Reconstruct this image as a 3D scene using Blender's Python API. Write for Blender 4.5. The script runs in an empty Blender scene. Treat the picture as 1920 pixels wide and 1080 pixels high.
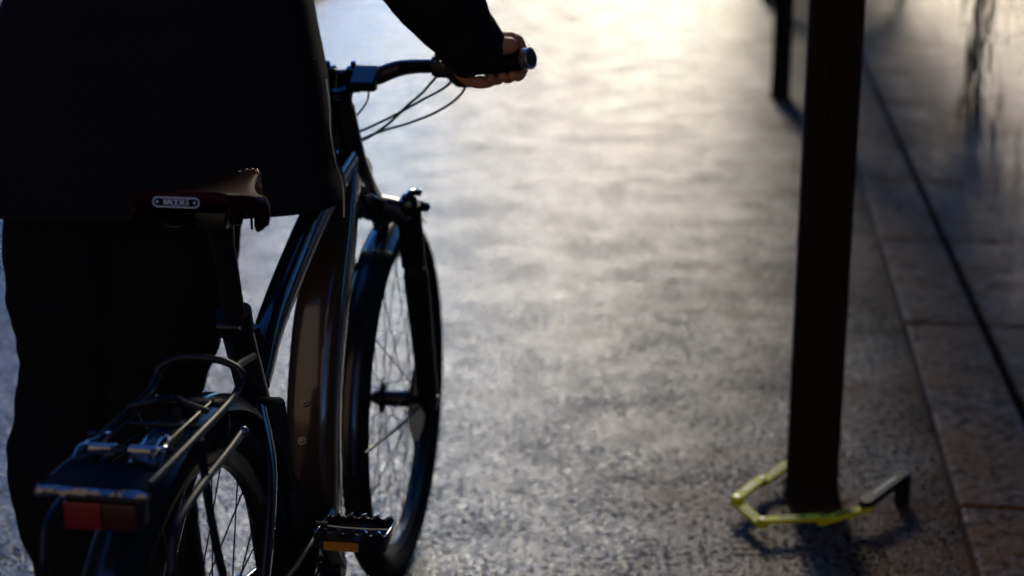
import bpy, bmesh, math, random
from mathutils import Vector, Matrix, noise
R = math.radians
random.seed(7)
scn = bpy.context.scene
C = scn.collection

# ------------------------------------------------------------------ camera
FPX, CAMH = 3000.0, 1.40
TH = math.atan(823 / FPX)
cam_d = bpy.data.cameras.new('camera')
cam = bpy.data.objects.new('camera', cam_d); C.objects.link(cam)
cam.location = (0, 0, CAMH); cam.rotation_euler = (R(90) - TH, 0, 0)
cam_d.sensor_width = 36; cam_d.lens = FPX * 36 / 1920
cam_d.clip_start = 0.05; cam_d.clip_end = 2000
cam_d.dof.use_dof = True; cam_d.dof.focus_distance = 2.24; cam_d.dof.aperture_fstop = 2.9
cam_d.dof.aperture_blades = 0
scn.camera = cam
# ------------------------------------------------------------------ sky and sun
SUN_EL, SUN_AZ = 27.0, 6.2          # azimuth to the right of straight ahead (+Y)
w = bpy.data.worlds.new("World"); scn.world = w; w.use_nodes = True
nt = w.node_tree; nt.nodes.clear()
sky = nt.nodes.new('ShaderNodeTexSky'); sky.sky_type = 'NISHITA'; sky.sun_disc = False
sky.sun_elevation = R(SUN_EL); sky.sun_rotation = R(SUN_AZ)
sky.air_density = 1.0; sky.dust_density = .3; sky.ozone_density = 2.2
bg = nt.nodes.new('ShaderNodeBackground'); bg.inputs['Strength'].default_value = .078
wo = nt.nodes.new('ShaderNodeOutputWorld')
tint = nt.nodes.new('ShaderNodeMix'); tint.data_type = 'RGBA'; tint.blend_type = 'MULTIPLY'; tint.inputs['Factor'].default_value = 1
tint.inputs['B'].default_value = (.295, .815, 1.70, 1)
nt.links.new(sky.outputs[0], tint.inputs['A']); nt.links.new(tint.outputs['Result'], bg.inputs['Color']); nt.links.new(bg.outputs[0], wo.inputs['Surface'])
sd = bpy.data.lights.new('sun', 'SUN'); sd.energy = 1.5; sd.angle = R(13); sd.color = (1.0, .87, .64)
sun = bpy.data.objects.new('sun', sd); C.objects.link(sun)
sv = Vector((math.sin(R(SUN_AZ)) * math.cos(R(SUN_EL)), math.cos(R(SUN_AZ)) * math.cos(R(SUN_EL)), math.sin(R(SUN_EL))))
sun.rotation_euler = sv.to_track_quat('Z', 'Y').to_euler()
scn.view_settings.view_transform = 'Standard'; scn.view_settings.look = 'None'
scn.view_settings.exposure = .68; scn.view_settings.gamma = 1.0
scn.cycles.max_bounces = 8

# ------------------------------------------------------------------ measuring helpers
CP = Vector((0, 0, CAMH)); FV = Vector((0, math.cos(TH), -math.sin(TH))); UV = Vector((0, math.sin(TH), math.cos(TH))); RV = Vector((1, 0, 0))
def ray(px, py): return FV + RV * ((px - 960) / FPX) + UV * ((540 - py) / FPX)
def at(px, py, z=0.0):
    d = ray(px, py); return CP + d * ((z - CAMH) / d.z)
def aty(px, py, Y):
    d = ray(px, py); return CP + d * (Y / d.y)
BO = Vector((-.407, 1.865, 0)); BA = R(9.1)                        # bicycle: rear contact point, heading
BF = Vector((math.sin(BA), math.cos(BA), 0)); BL = Vector((-math.cos(BA), math.sin(BA), 0)); BU = Vector((0, 0, 1))
def tol(P): q = P - BO; return Vector((q.dot(BF), q.dot(BL), q.z))
def bl(px, py, y):                                                  # a sight line met at sideways offset y, bicycle coordinates
    d = ray(px, py); t = (y - (CP - BO).dot(BL)) / d.dot(BL); return tol(CP + d * t)
def bz(px, py, z): return tol(at(px, py, z))
def bx(px, py, x):
    d = ray(px, py); t = (x - (CP - BO).dot(BF)) / d.dot(BF); return tol(CP + d * t)
SA = R(8.7); SO = Vector((.673, 3.354, 0))                          # street: foot of near post, direction
SF = Vector((math.sin(SA), math.cos(SA), 0)); SR = Vector((math.cos(SA), -math.sin(SA), 0))
def st(s, t, z=0.0): return SO + SF * s + SR * t + Vector((0, 0, z))

# ------------------------------------------------------------------ materials
def mat(name, col, rough=.5, metal=0., spec=.5, coat=0., coat_r=.05, bump=0., bscale=200., var=0., vscale=20., sheen=0., trans=0., ior=1.45):
    m = bpy.data.materials.new(name); m.use_nodes = True; n = m.node_tree; b = n.nodes['Principled BSDF']
    b.inputs['Base Color'].default_value = (*col, 1); b.inputs['Roughness'].default_value = rough
    b.inputs['Metallic'].default_value = metal; b.inputs['Specular IOR Level'].default_value = spec
    b.inputs['Coat Weight'].default_value = coat; b.inputs['Coat Roughness'].default_value = coat_r
    b.inputs['IOR'].default_value = ior; b.inputs['Transmission Weight'].default_value = trans
    b.inputs['Sheen Weight'].default_value = sheen
    tc = n.nodes.new('ShaderNodeTexCoord')
    nz = n.nodes.new('ShaderNodeTexNoise'); nz.inputs['Scale'].default_value = vscale; nz.inputs['Detail'].default_value = 5
    n.links.new(tc.outputs['Object'], nz.inputs['Vector'])
    mx = n.nodes.new('ShaderNodeMix'); mx.data_type = 'RGBA'
    v = var or .15
    mx.inputs['A'].default_value = (*[c * (1 - v) for c in col], 1); mx.inputs['B'].default_value = (*[min(1, c * (1 + v)) for c in col], 1)
    n.links.new(nz.outputs['Fac'], mx.inputs['Factor']); n.links.new(mx.outputs['Result'], b.inputs['Base Color'])
    mr = n.nodes.new('ShaderNodeMapRange'); mr.inputs['To Min'].default_value = rough * .85; mr.inputs['To Max'].default_value = min(1, rough * 1.2)
    n.links.new(nz.outputs['Fac'], mr.inputs['Value']); n.links.new(mr.outputs['Result'], b.inputs['Roughness'])
    if bump:
        nb = n.nodes.new('ShaderNodeTexNoise'); nb.inputs['Scale'].default_value = bscale; nb.inputs['Detail'].default_value = 3
        n.links.new(tc.outputs['Object'], nb.inputs['Vector'])
        bp = n.nodes.new('ShaderNodeBump'); bp.inputs['Strength'].default_value = bump; bp.inputs['Distance'].default_value = .002
        n.links.new(nb.outputs['Fac'], bp.inputs['Height']); n.links.new(bp.outputs['Normal'], b.inputs['Normal'])
    return m
M = {}
M['paint'] = mat('frame_paint', (.006, .007, .010), .22, 0, .5, coat=.9, coat_r=.07)
M['battery'] = mat('bronze_black_paint', (.050, .029, .016), .22, 0, .5, coat=1.0, coat_r=.08, var=.1)
M['dull'] = mat('dull_black_casing', (.005, .005, .006), .7, 0, .12)
M['satin'] = mat('satin_black_metal', (.006, .006, .007), .34, 0, .5)
M['tube'] = mat('rack_tube_black', (.008, .008, .009), .42, 0, .35)
M['plastic'] = mat('black_plastic', (.008, .008, .009), .45, 0, .4, bump=.1, bscale=300)
M['gloss'] = mat('gloss_black_plastic', (.005, .006, .008), .12, 0, .5, coat=1, coat_r=.05)
M['guard'] = mat('mudguard_black', (.006, .007, .010), .28, 0, .5, coat=.5, coat_r=.12)
M['rubber'] = mat('tyre_rubber', (.007, .007, .007), .75, 0, .25, bump=.4, bscale=250)
M['grip'] = mat('grip_rubber', (.008, .008, .008), .7, 0, .3, bump=.5, bscale=500)
M['rim'] = mat('black_rim', (.012, .011, .010), .30, .3, .5)
M['spoke'] = mat('spoke_black', (.01, .01, .01), .35, .5, .5)
M['chrome'] = mat('bright_steel', (.62, .62, .64), .16, 1.)
M['alu'] = mat('dull_aluminium', (.22, .22, .23), .32, 1.)
M['ring'] = mat('grip_ring_metal', (.55, .55, .58), .3, 1.)
M['brass'] = mat('brass_bolt', (.32, .24, .13), .35, 1.)
M['copper'] = mat('copper_rivet', (.65, .33, .16), .25, 1.)
M['leather'] = mat('saddle_leather', (.022, .0022, .003), .45, 0, .02, coat=.08, coat_r=.08, bump=.15, bscale=300, var=.3)
M['badge'] = mat('badge_plate', (.006, .006, .008), .6, .0, .1)
M['badge_line'] = mat('badge_lettering', (.75, .75, .78), .4, .0)
M['jacket'] = mat('jacket_cloth', (.014, .013, .0145), .9, 0, .08, bump=.3, bscale=700, sheen=.0)
M['lining'] = mat('jacket_edge', (.035, .016, .012), .8, 0, .2)
M['trousers'] = mat('trouser_cloth', (.012, .0115, .012), .95, 0, .06, bump=.3, bscale=600)
M['skin'] = mat('skin', (.60, .25, .10), .5, 0, .45, bump=.15, bscale=350, var=.12, vscale=60)
M['skin'].node_tree.nodes['Principled BSDF'].inputs['Subsurface Weight'].default_value = .15
M['skin'].node_tree.nodes['Principled BSDF'].inputs['Subsurface Radius'].default_value = (.01, .004, .002)
M['hair'] = mat('dark_hair', (.012, .008, .006), .5, bump=.6, bscale=300)
M['shoe'] = mat('shoe_leather', (.010, .009, .008), .5)
M['red'] = mat('red_lens', (.17, .001, .007), .12, 0, .5, coat=.6)
M['red_dark'] = mat('red_lens_dark', (.035, .001, .003), .3, 0, .5, coat=.4)
M['amber'] = mat('amber_reflector', (.75, .27, .02), .25, 0, .5)
M['lime'] = mat('lime_rubber', (.80, .80, .008), .6, 0, .5, var=.08)
M['label_white'] = mat('pale_print', (.26, .30, .27), .4)
M['cable'] = mat('cable_sleeve', (.006, .010, .011), .35, 0, .5)
M['post'] = mat('post_paint', (.022, .016, .013), .7, 0, .12, bump=.3, bscale=60)
M['stucco'] = mat('warm_stucco', (.50, .37, .25), .9, var=.15, vscale=2)
M['rail'] = mat('dirty_rail', (.05, .038, .027), .95, 0, .0)
M['brick'] = mat('building_stone', (.12, .10, .085), .9, var=.3, vscale=1.5)
M['brick_d'] = mat('dark_building_stone', (.05, .043, .038), .9, var=.3, vscale=1.5)
M['winglass'] = mat('window_glass', (.02, .022, .025), .08, 0, .5)
M['under'] = mat('canopy_underside', (.03, .026, .022), .8, var=.3, vscale=3)
# amber reflector: fine prism pattern
def _amber():
    m = M['amber'].node_tree; b = m.nodes['Principled BSDF']
    tc = m.nodes.new('ShaderNodeTexCoord'); v = m.nodes.new('ShaderNodeTexVoronoi'); v.inputs['Scale'].default_value = 520
    r = m.nodes.new('ShaderNodeMix'); r.data_type = 'RGBA'; r.inputs['A'].default_value = (.95, .38, .02, 1); r.inputs['B'].default_value = (.40, .10, .005, 1)
    mr = m.nodes.new('ShaderNodeMapRange'); mr.inputs['From Max'].default_value = .8
    m.links.new(tc.outputs['Object'], v.inputs['Vector']); m.links.new(v.outputs['Distance'], mr.inputs['Value'])
    m.links.new(mr.outputs['Result'], r.inputs['Factor']); m.links.new(r.outputs['Result'], b.inputs['Base Color'])
_amber()

def asphalt(name, c1, c2, r1, r2, gscale, bstr, spec=.56, pit=.10, cloud=.42):
    m = bpy.data.materials.new(name); m.use_nodes = True; n = m.node_tree; b = n.nodes['Principled BSDF']
    L = n.links.new; N = n.nodes.new
    tc = N('ShaderNodeTexCoord')
    big = N('ShaderNodeTexNoise'); big.inputs['Scale'].default_value = 3.1; big.inputs['Detail'].default_value = 6; big.inputs['Roughness'].default_value = .62
    mid = N('ShaderNodeTexNoise'); mid.inputs['Scale'].default_value = 48; mid.inputs['Detail'].default_value = 5
    fine = N('ShaderNodeTexNoise'); fine.inputs['Scale'].default_value = gscale; fine.inputs['Detail'].default_value = 4; fine.inputs['Roughness'].default_value = .6
    vor = N('ShaderNodeTexVoronoi'); vor.inputs['Scale'].default_value = gscale * .62
    for t in (big, mid, fine, vor): L(tc.outputs['Object'], t.inputs['Vector'])
    mx = N('ShaderNodeMix'); mx.data_type = 'RGBA'; mx.inputs['A'].default_value = (*c1, 1); mx.inputs['B'].default_value = (*c2, 1)
    ad = N('ShaderNodeMath'); ad.operation = 'MULTIPLY_ADD'; ad.inputs[1].default_value = .5
    L(fine.outputs['Fac'], ad.inputs[0]); 
    hb = N('ShaderNodeMath'); hb.operation = 'MULTIPLY'; hb.inputs[1].default_value = .5; L(big.outputs['Fac'], hb.inputs[0]); L(hb.outputs[0], ad.inputs[2])
    ct = N('ShaderNodeMapRange'); ct.inputs['From Min'].default_value = .36; ct.inputs['From Max'].default_value = .64; L(ad.outputs[0], ct.inputs['Value'])
    L(ct.outputs['Result'], mx.inputs['Factor'])
    # open pits between the stones: dark and matt
    pn = N('ShaderNodeTexNoise'); pn.inputs['Scale'].default_value = gscale * .34; pn.inputs['Detail'].default_value = 2; L(tc.outputs['Object'], pn.inputs['Vector'])
    pm = N('ShaderNodeMapRange'); pm.inputs['From Min'].default_value = .36; pm.inputs['From Max'].default_value = .45; pm.inputs['To Min'].default_value = pit; pv = N('ShaderNodeMath'); pv.operation = 'MULTIPLY_ADD'; pv.inputs[1].default_value = .45; L(big.outputs['Fac'], pv.inputs[0]); pw = N('ShaderNodeMath'); pw.operation = 'ADD'; pw.inputs[1].default_value = -.240; L(pn.outputs['Fac'], pw.inputs[0]); L(pw.outputs[0], pv.inputs[2]); L(pv.outputs[0], pm.inputs['Value'])
    pk = N('ShaderNodeMix'); pk.data_type = 'RGBA'; pk.blend_type = 'MULTIPLY'; pk.inputs['Factor'].default_value = 1
    L(mx.outputs['Result'], pk.inputs['A']); L(pm.outputs['Result'], pk.inputs['B']); L(pk.outputs['Result'], b.inputs['Base Color'])
    psp = N('ShaderNodeMath'); psp.operation = 'MULTIPLY'; psp.inputs[1].default_value = spec; L(pm.outputs['Result'], psp.inputs[0]); dry = N('ShaderNodeTexNoise'); dry.inputs['Scale'].default_value = 7.5; dry.inputs['Detail'].default_value = 8; dry.inputs['Roughness'].default_value = .72; L(tc.outputs['Object'], dry.inputs['Vector']); dm = N('ShaderNodeMapRange'); dm.inputs['From Min'].default_value = .42; dm.inputs['From Max'].default_value = .56; dm.inputs['To Min'].default_value = .46; dm.inputs['To Max'].default_value = 1.1; L(dry.outputs['Fac'], dm.inputs['Value']); pq = N('ShaderNodeMath'); pq.operation = 'MULTIPLY'; L(psp.outputs[0], pq.inputs[0]); L(dm.outputs['Result'], pq.inputs[1]); L(pq.outputs[0], b.inputs['Specular IOR Level'])
    sm = N('ShaderNodeMath'); sm.operation = 'MULTIPLY_ADD'; sm.inputs[1].default_value = 1 - cloud
    L(mid.outputs['Fac'], sm.inputs[0]); hm = N('ShaderNodeMath'); hm.operation = 'MULTIPLY'; hm.inputs[1].default_value = cloud; L(big.outputs['Fac'], hm.inputs[0]); L(hm.outputs[0], sm.inputs[2])
    mr = N('ShaderNodeMapRange'); mr.inputs['From Min'].default_value = .42; mr.inputs['From Max'].default_value = .58; mr.inputs['To Min'].default_value = r1; mr.inputs['To Max'].default_value = r2
    L(sm.outputs[0], mr.inputs['Value']); L(mr.outputs['Result'], b.inputs['Roughness'])
    hsum = N('ShaderNodeMath'); hsum.operation = 'ADD'
    vm = N('ShaderNodeMath'); vm.operation = 'MULTIPLY'; vm.inputs[1].default_value = -1.6; L(vor.outputs['Distance'], vm.inputs[0])
    L(fine.outputs['Fac'], hsum.inputs[0]); L(vm.outputs[0], hsum.inputs[1])
    h2 = N('ShaderNodeMath'); h2.operation = 'MULTIPLY_ADD'; h2.inputs[1].default_value = .1; L(mid.outputs['Fac'], h2.inputs[0]); h3 = N('ShaderNodeMath'); h3.operation = 'MULTIPLY_ADD'; h3.inputs[1].default_value = 1.2; L(pm.outputs['Result'], h3.inputs[0]); L(hsum.outputs[0], h3.inputs[2]); L(h3.outputs[0], h2.inputs[2])
    bp = N('ShaderNodeBump'); bp.inputs['Strength'].default_value = bstr; bp.inputs['Distance'].default_value = .004
    L(h2.outputs[0], bp.inputs['Height']); L(bp.outputs['Normal'], b.inputs['Normal'])
    return m
def brown_shade_band(m):
    """brown shade of the sky-screened side painted into asphalt, ragged band along the kerb"""
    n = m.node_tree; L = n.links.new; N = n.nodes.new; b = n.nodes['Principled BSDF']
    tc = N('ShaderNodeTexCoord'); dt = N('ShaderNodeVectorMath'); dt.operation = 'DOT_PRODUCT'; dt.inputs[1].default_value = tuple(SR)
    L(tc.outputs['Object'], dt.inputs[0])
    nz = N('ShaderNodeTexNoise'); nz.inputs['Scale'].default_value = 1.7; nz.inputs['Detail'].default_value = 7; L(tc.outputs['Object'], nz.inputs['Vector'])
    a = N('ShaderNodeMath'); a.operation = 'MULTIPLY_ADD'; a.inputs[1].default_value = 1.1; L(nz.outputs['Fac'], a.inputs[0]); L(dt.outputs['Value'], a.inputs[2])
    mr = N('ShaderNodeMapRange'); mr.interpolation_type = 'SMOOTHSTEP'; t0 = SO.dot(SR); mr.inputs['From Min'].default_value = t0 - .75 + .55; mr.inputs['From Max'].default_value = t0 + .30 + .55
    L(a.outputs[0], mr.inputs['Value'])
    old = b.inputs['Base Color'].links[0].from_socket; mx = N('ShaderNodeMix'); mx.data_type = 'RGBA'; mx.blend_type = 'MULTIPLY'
    mx.inputs['B'].default_value = (4.2, 1.85, .60, 1); L(old, mx.inputs['A']); L(mr.outputs['Result'], mx.inputs['Factor']); L(mx.outputs['Result'], b.inputs['Base Color'])  # brown multiplier stands in for the warm shaded tone beside the kerb
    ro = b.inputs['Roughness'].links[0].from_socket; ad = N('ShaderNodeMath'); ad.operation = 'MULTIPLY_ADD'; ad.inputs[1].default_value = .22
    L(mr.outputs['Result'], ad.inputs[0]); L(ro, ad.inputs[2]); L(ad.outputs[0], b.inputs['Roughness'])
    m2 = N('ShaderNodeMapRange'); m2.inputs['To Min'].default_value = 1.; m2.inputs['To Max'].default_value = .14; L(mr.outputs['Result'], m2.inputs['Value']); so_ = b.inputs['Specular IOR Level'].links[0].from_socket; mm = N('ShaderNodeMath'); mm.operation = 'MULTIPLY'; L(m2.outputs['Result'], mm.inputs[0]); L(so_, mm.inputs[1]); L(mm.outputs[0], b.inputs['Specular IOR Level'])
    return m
M['asphalt'] = asphalt('damp_asphalt', (.008, .008, .009), (.045, .045, .047), .15, .35, 190, .42)
brown_shade_band(M['asphalt'])
M['kerb'] = asphalt('worn_kerb_stone', (.14, .064, .024), (.37, .185, .068), .42, .70, 90, .4, .12, pit=.45)
M['pale'] = asphalt('pale_paving', (.16, .13, .10), (.28, .23, .18), .5, .7, 60, .3)

def wavy():
    m = bpy.data.materials.new('polished_dark_panel'); m.use_nodes = True; n = m.node_tree; b = n.nodes['Principled BSDF']
    b.inputs['Base Color'].default_value = (.66, .56, .47, 1); b.inputs['Roughness'].default_value = .035
    b.inputs['Metallic'].default_value = 1.0
    tc = n.nodes.new('ShaderNodeTexCoord'); mp = n.nodes.new('ShaderNodeMapping'); mp.inputs['Scale'].default_value = (1.2, 2.4, 3.6)
    nz = n.nodes.new('ShaderNodeTexNoise'); nz.inputs['Scale'].default_value = 1.6; nz.inputs['Detail'].default_value = 1.5
    n.links.new(tc.outputs['Object'], mp.inputs['Vector']); n.links.new(mp.outputs[0], nz.inputs['Vector'])
    bp = n.nodes.new('ShaderNodeBump'); bp.inputs['Strength'].default_value = .30; bp.inputs['Distance'].default_value = .010
    n.links.new(nz.outputs['Fac'], bp.inputs['Height']); n.links.new(bp.outputs['Normal'], b.inputs['Normal'])
    n2 = n.nodes.new('ShaderNodeTexNoise'); n2.inputs['Scale'].default_value = 14; n2.inputs['Detail'].default_value = 6
    n.links.new(tc.outputs['Object'], n2.inputs['Vector'])
    mr = n.nodes.new('ShaderNodeMapRange'); mr.inputs['From Min'].default_value = .4; mr.inputs['From Max'].default_value = .75
    mr.inputs['To Min'].default_value = .02; mr.inputs['To Max'].default_value = .10
    n.links.new(n2.outputs['Fac'], mr.inputs['Value']); n.links.new(mr.outputs['Result'], b.inputs['Roughness'])
    return m
M['panel'] = wavy()

# ------------------------------------------------------------------ mesh helpers
def V(*a): return Vector(a)
def smooth_path(P, n=8, closed=False):
    P = [Vector(p) for p in P]
    if len(P) < 3: return P
    out = []; k = len(P)
    for i in range(k if closed else k - 1):
        p0 = P[(i - 1) % k] if (closed or i > 0) else P[0] * 2 - P[1]
        p1 = P[i]; p2 = P[(i + 1) % k]
        p3 = P[(i + 2) % k] if (closed or i + 2 < k) else P[-1] * 2 - P[-2]
        for j in range(n):
            t = j / n
            out.append(.5 * ((2 * p1) + (p2 - p0) * t + (2 * p0 - 5 * p1 + 4 * p2 - p3) * t * t + (3 * p1 - p0 - 3 * p2 + p3) * t ** 3))
    if not closed: out.append(P[-1])
    return out
def lerp_list(v, n):
    if not isinstance(v, (list, tuple)): return [v] * n
    out = []
    for i in range(n):
        f = i / max(1, n - 1) * (len(v) - 1); k = min(int(f), len(v) - 2); out.append(v[k] + (v[k + 1] - v[k]) * (f - k))
    return out
def tube(bm, P, r, n=12, closed=False, cap=True, sec=None, up=None, mi=0):
    """swept tube; sec = list of (a,b) unit cross-section points (a along side, b along up); r number, list or list of (ra,rb)"""
    P = [Vector(p) for p in P]; k = len(P)
    if isinstance(r, (list,)) and len(r) != k:
        if isinstance(r[0], tuple): r = list(zip(lerp_list([q[0] for q in r], k), lerp_list([q[1] for q in r], k)))
        else: r = lerp_list(r, k)
    elif not isinstance(r, list): r = [r] * k
    sec = sec or [(math.cos(2 * math.pi * i / n), math.sin(2 * math.pi * i / n)) for i in range(n)]
    n = len(sec); rings = []; u = Vector(up) if up else None
    for i in range(k):
        if closed: t = P[(i + 1) % k] - P[i - 1]
        else: t = P[min(i + 1, k - 1)] - P[max(i - 1, 0)]
        t.normalize()
        if u is None: u = t.orthogonal()
        if up: u = Vector(up)
        u = (u - t * u.dot(t)); u.normalize(); s = t.cross(u)
        ra, rb = r[i] if isinstance(r[i], tuple) else (r[i], r[i])
        rings.append([bm.verts.new(P[i] + s * (a * ra) + u * (b * rb)) for a, b in sec])
    for i in range(k if closed else k - 1):
        A, Bq = rings[i], rings[(i + 1) % k]
        for j in range(n):
            f = bm.faces.new((A[j], A[(j + 1) % n], Bq[(j + 1) % n], Bq[j])); f.material_index = mi
    if cap and not closed:
        f = bm.faces.new(rings[0][::-1]); f.material_index = mi; f = bm.faces.new(rings[-1]); f.material_index = mi
    return rings
def rsec(e=3.2, n=28):
    o = []
    for i in range(n):
        a = 2 * math.pi * i / n; c, s = math.cos(a), math.sin(a)
        o.append((math.copysign(abs(c) ** (2 / e), c), math.copysign(abs(s) ** (2 / e), s)))
    return o
def box(bm, c, size, rot=None, bev=.0, mi=0):
    mt = Matrix.Translation(Vector(c)) @ (rot.to_4x4() if rot else Matrix.Identity(4)) @ Matrix.Diagonal((*size, 1))
    r = bmesh.ops.create_cube(bm, size=1, matrix=mt)
    if bev:
        es = list({e for v in r['verts'] for e in v.link_edges})
        bmesh.ops.bevel(bm, geom=es, offset=bev, segments=2, affect='EDGES', profile=.6)
def cyl(bm, a, b, r, r2=None, n=20): tube(bm, [a, b], [r, r2 if r2 is not None else r], n)
def sphere(bm, c, r, sc=(1, 1, 1), seg=14):
    bmesh.ops.create_uvsphere(bm, u_segments=seg, v_segments=seg // 2 + 2, radius=r, matrix=Matrix.Translation(Vector(c)) @ Matrix.Diagonal((*sc, 1)))
def prism(bm, pts, off):
    """closed outline pts (3-D) extruded by vector off"""
    a = [bm.verts.new(Vector(p)) for p in pts]; b = [bm.verts.new(Vector(p) + Vector(off)) for p in pts]
    bm.faces.new(a[::-1]); bm.faces.new(b); n = len(a)
    for i in range(n): bm.faces.new((a[i], a[(i + 1) % n], b[(i + 1) % n], b[i]))
def new(): return bmesh.new()
def obj(name, bm, m, parent=None, smooth=True, bevel=0, origin=None):
    me = bpy.data.meshes.new(name); bmesh.ops.recalc_face_normals(bm, faces=bm.faces)
    if origin is not None: bmesh.ops.translate(bm, verts=bm.verts, vec=-Vector(origin))
    bm.to_mesh(me); bm.free()
    for x in (m if isinstance(m, (list, tuple)) else [m]): me.materials.append(x)
    if smooth:
        me.polygons.foreach_set('use_smooth', [True] * len(me.polygons))
        try: me.set_sharp_from_angle(angle=R(38))
        except Exception: pass
    o = bpy.data.objects.new(name, me); C.objects.link(o)
    if origin is not None: o.location = origin
    if parent: o.parent = parent
    if bevel:
        b = o.modifiers.new('bevel', 'BEVEL'); b.width = bevel; b.segments = 2; b.limit_method = 'ANGLE'
    return o
def empty(name, loc, rz=0.0, label=None, cat=None, group=None):
    o = bpy.data.objects.new(name, None); C.objects.link(o); o.location = loc; o.rotation_euler = (0, 0, rz); o.empty_display_size = .1
    tag(o, label, cat, group); return o
def tag(o, label=None, cat=None, group=None, kind=None):
    if label: o['label'] = label
    if cat: o['category'] = cat
    if group: o['group'] = group
    if kind: o['kind'] = kind
    return o
def text_obj(name, s, size, m, parent, mtx, depth=.0003, space=1.0):
    cu = bpy.data.curves.new('t', 'FONT'); cu.body = s; cu.size = size; cu.extrude = depth; cu.align_x = 'CENTER'; cu.align_y = 'CENTER'; cu.space_character = space
    t = bpy.data.objects.new('t', cu); C.objects.link(t); bpy.context.view_layer.update()
    dg = bpy.context.evaluated_depsgraph_get(); me = bpy.data.meshes.new_from_object(t.evaluated_get(dg)); bpy.data.objects.remove(t)
    me.transform(mtx); me.materials.clear(); me.materials.append(m); me.name = name
    o = bpy.data.objects.new(name, me); C.objects.link(o); o.parent = parent; return o
def frame(o, x, z):
    """matrix whose X axis is x and Z axis (facing) is z"""
    x = Vector(x).normalized(); z = Vector(z).normalized(); y = z.cross(x).normalized(); x = y.cross(z)
    return Matrix(((x.x, y.x, z.x, o[0]), (x.y, y.y, z.y, o[1]), (x.z, y.z, z.z, o[2]), (0, 0, 0, 1)))

# ================================================================== THE STREET
def sheet(name, pts, m, z, kind='structure'):
    bm = new(); bm.faces.new([bm.verts.new((p[0], p[1], z)) for p in pts]); return tag(obj(name, bm, m, None, False), kind=kind)
sheet('road', [(-250, -30), (250, -30), (250, 500), (-250, 500)], M['asphalt'], 0.0)
# pavement of the side street beyond, with its own kerb
def slab(name, a, b, c, d, z0, z1, m, bev=.01):
    bm = new(); prism(bm, [V(p[0], p[1], z0) for p in (a, b, c, d)], (0, 0, z1 - z0)); return tag(obj(name, bm, m, None, False, bev), kind='structure')
slab('far_pavement', (-40, 15.6), (-1.9, 14.15), (-1.2, 40), (-40, 40), -.05, .10, M['pale'])
# kerb stones laid along the foot of the dark wall
bm = new(); T0, T1 = .31, .525
def s_of(px, py): p = at(px, py) - SO; return p.dot(SF)
js = [s_of(1805, 980), s_of(1705, 628), s_of(1650, 468)]
step = 1.12; joints = [js[0] - step * k for k in (3, 2, 1)] + js + [js[2] + step * k for k in range(1, 22)]
for a, b in zip(joints[:-1], joints[1:]):
    g = .008; h = .042 + random.uniform(-.002, .002); dt = random.uniform(-.003, .003)
    P = [st(a + g, T0 + dt), st(b - g, T0 + dt), st(b - g, T1), st(a + g, T1)]
    prism(bm, [V(p.x, p.y, -.02) for p in P], (0, 0, .02 + h))
tag(obj('kerb', bm, M['kerb'], None, False, .009), kind='structure')

# dark polished wall on the right
wall = empty('shopfront_wall', st(0, .53), -SA, 'dark polished wall mirroring the damp pavement, running along behind the kerb stones', 'wall')
def sl(s, t, z): return V(t - .53, s, z)            # street coordinates inside the wall's frame
wi = -1.6; k = 0
edges = [-3.2, 3.1, 9.4, 15.7, 22.0, 28.3]
for a, b in zip(edges[:-1], edges[1:]):
    bm = new(); box(bm, sl((a + b) / 2, .53 + .04, 1.56), (.07, b - a - .012, 3.06), bev=.003)
    obj('polished_panel', bm, M['panel'], wall, False)
bm = new(); box(bm, sl(12.5, .53 + .045, .013), (.10, 31.4, .024), bev=.003); obj('base_rail', bm, M['rail'], wall, False)
bm = new(); box(bm, sl(12.5, .53 + 3.0, 1.6), (5.8, 31.4, 3.2)); obj('wall_core', bm, M['brick_d'], wall, False)

# slim steel posts
pg = 'square steel posts in a row between the road and the kerb'
def post(loc, label):
    e = empty('steel_post', loc, -SA, label, 'post', pg)
    bm = new()
    sec = []
    w2, c = .056, .010; fl = .010; fd = .004       # square tube with rounded corners and a shallow flute down each face
    def side(ax):
        pts = [(-w2 + c, -w2), (-fl, -w2), (-fl * .6, -w2 + fd), (fl * .6, -w2 + fd), (fl, -w2), (w2 - c, -w2), (w2 - c * .3, -w2 + c * .3)]
        ca, sa = math.cos(ax), math.sin(ax); return [(x * ca - y * sa, x * sa + y * ca) for x, y in pts]
    for q in range(4): sec += side(q * math.pi / 2)
    tube(bm, [(0, 0, -.02), (0, 0, 3.02)], 1.0, sec=sec, up=(0, 1, 0)); obj('shaft', bm, M['post'], e)
    bm = new(); box(bm, (0, 0, .002), (.128, .128, .006), bev=.001); obj('base_plate', bm, M['post'], e, False)
    for sx in (-1, 1):
        for sy in (-1, 1): bm = new(); tube(bm, [(sx * .0585, sy * .0585, .004), (sx * .0585, sy * .0585, .008)], .005, 6); obj('base_bolt', bm, M['post'], e)
    return e
post(st(0, 0), 'thick dark post nearest the camera with a lime folding lock around its foot')
post(Vector((1.567, 9.307, 0)), 'second dark post, thin and blurred, standing left behind the nearest one')
post(Vector((2.42, 15.3, 0)), 'third dark post, its foot just at the top edge behind the second one')
cn = empty('canopy', st(0, 0, 3.02), -SA, 'flat dark canopy resting on the row of steel posts beside the polished wall', 'canopy')
bm = new(); box(bm, (.06, 12.0, .10), (.92, 32.0, .16), bev=.01); obj('canopy_slab', bm, M['under'], cn, False)

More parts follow.
